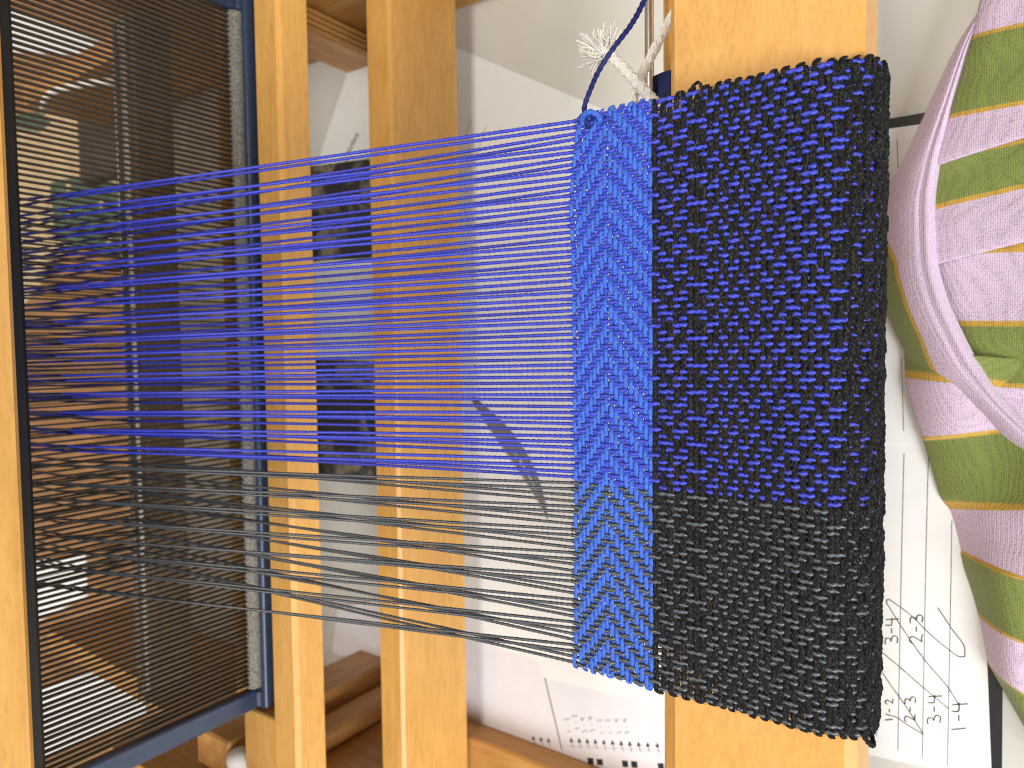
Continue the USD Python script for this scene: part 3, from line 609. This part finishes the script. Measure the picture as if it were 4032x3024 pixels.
def sheet3(name, rows, ns, nt, bulge, parent, thick=1.2, ripple=0.8, seed=0):
    """A piece of towel. rows: (left pixel, left z, right pixel, right z, stripe value) from top to bottom."""
    L = np.array([at_z(r[0][0], r[0][1], r[1]) for r in rows]); Rr = np.array([at_z(r[2][0], r[2][1], r[3]) for r in rows]); vv = np.array([r[4] for r in rows], float)
    tt = np.linspace(0, 1, len(rows)); t = np.linspace(0, 1, nt); sgrid = np.linspace(0, 1, ns)
    Li = np.c_[[PchipInterpolator(tt, L[:, k])(t) for k in range(3)]].T; Ri = np.c_[[PchipInterpolator(tt, Rr[:, k])(t) for k in range(3)]].T
    v = np.interp(t, tt, vv)
    G = Li[:, None] * (1 - sgrid)[None, :, None] + Ri[:, None] * sgrid[None, :, None]
    G[..., 2] += bulge(t[:, None], sgrid[None])
    G[..., 2] += ripple * (meshkit.noise(np.stack([G[..., 0] * 0.05, G[..., 1] * 0.09, np.full(G.shape[:2], seed)], -1)) - 0.5) * 2
    top = G.reshape(-1, 3); bot = top - np.array([0, 0, thick])
    i = (np.arange(nt - 1)[:, None] * ns + np.arange(ns - 1)[None]).ravel()
    f1 = np.vstack([np.c_[i, i + ns, i + 1], np.c_[i + 1, i + ns, i + ns + 1]])
    n = len(top)
    e = [(k, k + 1) for k in range(ns - 1)] + [((nt - 1) * ns + k + 1, (nt - 1) * ns + k) for k in range(ns - 1)] + [((k + 1) * ns, k * ns) for k in range(nt - 1)] + [(k * ns + ns - 1, (k + 1) * ns + ns - 1) for k in range(nt - 1)]
    e = np.array(e)
    f = np.vstack([f1, f1[:, ::-1] + n, np.c_[e[:, 0], e[:, 1], e[:, 1] + n], np.c_[e[:, 0], e[:, 1] + n, e[:, 0] + n]])
    me = trimesh.Trimesh(np.vstack([top, bot]), f, process=False)
    o = obj(name, me, towel_mat, parent, smooth=True)
    uvv = np.c_[np.tile(np.tile(sgrid, nt), 2), np.tile(np.repeat(v, ns), 2)]
    uv_of(o, uvv)
    return o
E_ = 4330
flatb = lambda t, s: 0 * t * s
edge_round = lambda a, h: (lambda t, s: h * (1 - np.clip(1 - s / a, 0, 1) ** 2) + 0 * t)
# lower sheet: spreads below the rolled band
sheet3('lower_fold', [((3560, 1380), 6, (E_, 1430), 12, 3.8), ((3566, 1490), 5, (E_, 1560), 12, 4.0), ((3631, 1715), 4, (E_, 1640), 12, 4.45), ((3638, 1735), 4, (E_, 1660), 12, 4.5), ((3701, 1950), 3.5, (E_, 1955), 12, 4.93), ((3731, 2010), 3.5, (E_, 1975), 12, 5.0),
                    ((3766, 2160), 3, (E_, 2330), 12, 5.45), ((3772, 2180), 3, (E_, 2350), 12, 5.5), ((3846, 2410), 3, (E_, 2620), 12, 5.95), ((3856, 2430), 3, (E_, 2640), 12, 6.0), ((3891, 2600), 3, (E_, 2900), 10, 6.45), ((3901, 2620), 3, (E_, 2925), 10, 6.5), ((4090, 2960), 3, (E_, 3200), 8, 6.95)],
       40, 130, lambda t, s: 10 * (1 - np.clip(1 - s / 0.35, 0, 1) ** 2) + 3.0 * np.sin(6 * s + 9 * t), towel, seed=1)
# three folded layers right of the band, each over the next
sheet3('folded_layer', [((3650, 960), 14, (E_, 900), 20, 2.95), ((3660, 1010), 14, (E_, 990), 20, 3.0), ((3690, 1150), 13, (E_, 1160), 20, 3.25), ((3740, 1262), 13, (E_, 1265), 20, 3.45), ((3745, 1285), 13, (E_, 1292), 20, 3.5), ((3840, 1500), 12, (E_, 1520), 18, 3.95), ((3850, 1520), 12, (E_, 1545), 18, 4.0), ((3960, 1640), 9, (E_, 1670), 13, 4.25)],
       36, 80, edge_round(0.2, 3.0), towel, seed=2)
sheet3('folded_layer', [((3640, 560), 17, (E_, 480), 23, 1.45), ((3660, 655), 17, (E_, 500), 23, 1.5), ((3655, 812), 17, (E_, 655), 23, 1.95), ((3655, 835), 17, (E_, 675), 23, 2.0), ((3660, 1010), 18, (E_, 830), 23, 2.35), ((3672, 1046), 17.2, (E_, 880), 22, 2.42)],
       36, 70, edge_round(0.2, 2.5), towel, seed=3)
sheet3('folded_layer', [((3880, -120), 22, (E_, -150), 26, 0.0), ((3830, 140), 21, (E_, 25), 26, 0.45), ((3825, 158), 21, (E_, 45), 26, 0.5), ((3740, 450), 20, (E_, 345), 26, 0.95), ((3735, 470), 20, (E_, 368), 26, 1.0), ((3690, 620), 20.5, (E_, 440), 26, 1.3), ((3690, 652), 19.8, (E_, 452), 25.5, 1.36)],
       36, 80, edge_round(0.2, 2.0), towel, seed=4)
# the rolled, hemmed edge sweeping across: outer (left) curve, inner (right) curve
outer = [(3900, -160), (3870, 0), (3760, 190), (3640, 450), (3560, 620), (3490, 760), (3462, 900), (3460, 1060), (3480, 1190), (3540, 1340), (3610, 1470), (3720, 1545), (3850, 1660), (3980, 1790), (4120, 1900)]
inner = [(3960, -160), (3895, 20), (3830, 150), (3760, 380), (3735, 480), (3700, 640), (3680, 800), (3688, 1000), (3725, 1160), (3790, 1310), (3860, 1440), (3935, 1555), (4010, 1640), (4090, 1710), (4200, 1790)]
gw = [0.995, 0.99, 0.985, 0.97, 0.95, 0.97, 1.00, 1.02, 1.03, 1.03, 1.02, 1.0, 0.985, 0.98, 0.98]
no, nw = 140, 22
tt = np.linspace(0, 1, len(outer)); t = np.linspace(0, 1, no)
zo_ = np.interp(t, [0, .25, .5, .7, 1], [12, 9, 8, 7, 6]); zi_ = np.interp(t, [0, .25, .5, .7, 1], [20, 22, 24, 24, 22])
def curve_px(c): c = np.array(c, float); return np.c_[PchipInterpolator(tt, c[:, 0])(t), PchipInterpolator(tt, c[:, 1])(t)]
oc, ic = curve_px(outer), curve_px(inner)
wcross = np.linspace(0, 1, nw)
G = np.zeros((no, nw, 3)); UVv = np.zeros((no, nw))
sh = np.interp(t, tt, [0.15, 0.15, 0.12, 0.05, 0.05, 0.1, 0.0, -0.28, -0.32, -0.32, -0.25, -0.12, 0.0, 0.05, 0.05])
for k in range(no):
    A_, B_ = at_z(*oc[k], zo_[k]), at_z(*ic[k], zi_[k])
    for q, w in enumerate(wcross):
        pt = A_ * (1 - w) + B_ * w
        pt[2] += 5.0 * math.sin(math.pi * min(1, w * 1.05)) ** 0.8 - (5 * max(0, (w - 0.93) / 0.07))
        if 0.72 < w < 0.78: pt[2] -= 1.2
        G[k, q] = pt
        UVv[k, q] = 0.02 + 0.42 * w + sh[k] * (1 - w) ** 1.0
top = G.reshape(-1, 3)
G2 = top.copy(); G2[:, 2] -= 1.5
i = (np.arange(no - 1)[:, None] * nw + np.arange(nw - 1)[None]).ravel()
f1 = np.vstack([np.c_[i, i + nw, i + 1], np.c_[i + 1, i + nw, i + nw + 1]]); n = len(top)
e = np.array([((k + 1) * nw, k * nw) for k in range(no - 1)] + [(k * nw + nw - 1, (k + 1) * nw + nw - 1) for k in range(no - 1)])
band = trimesh.Trimesh(np.vstack([top, G2]), np.vstack([f1, f1[:, ::-1] + n, np.c_[e[:, 0], e[:, 1], e[:, 1] + n], np.c_[e[:, 0], e[:, 1] + n, e[:, 0] + n]]), process=False)
bo = obj('rolled_hem', band, towel_mat, towel, smooth=True)
uv_of(bo, np.c_[np.tile(np.tile(wcross, no), 2), np.tile(UVv.ravel(), 2)])
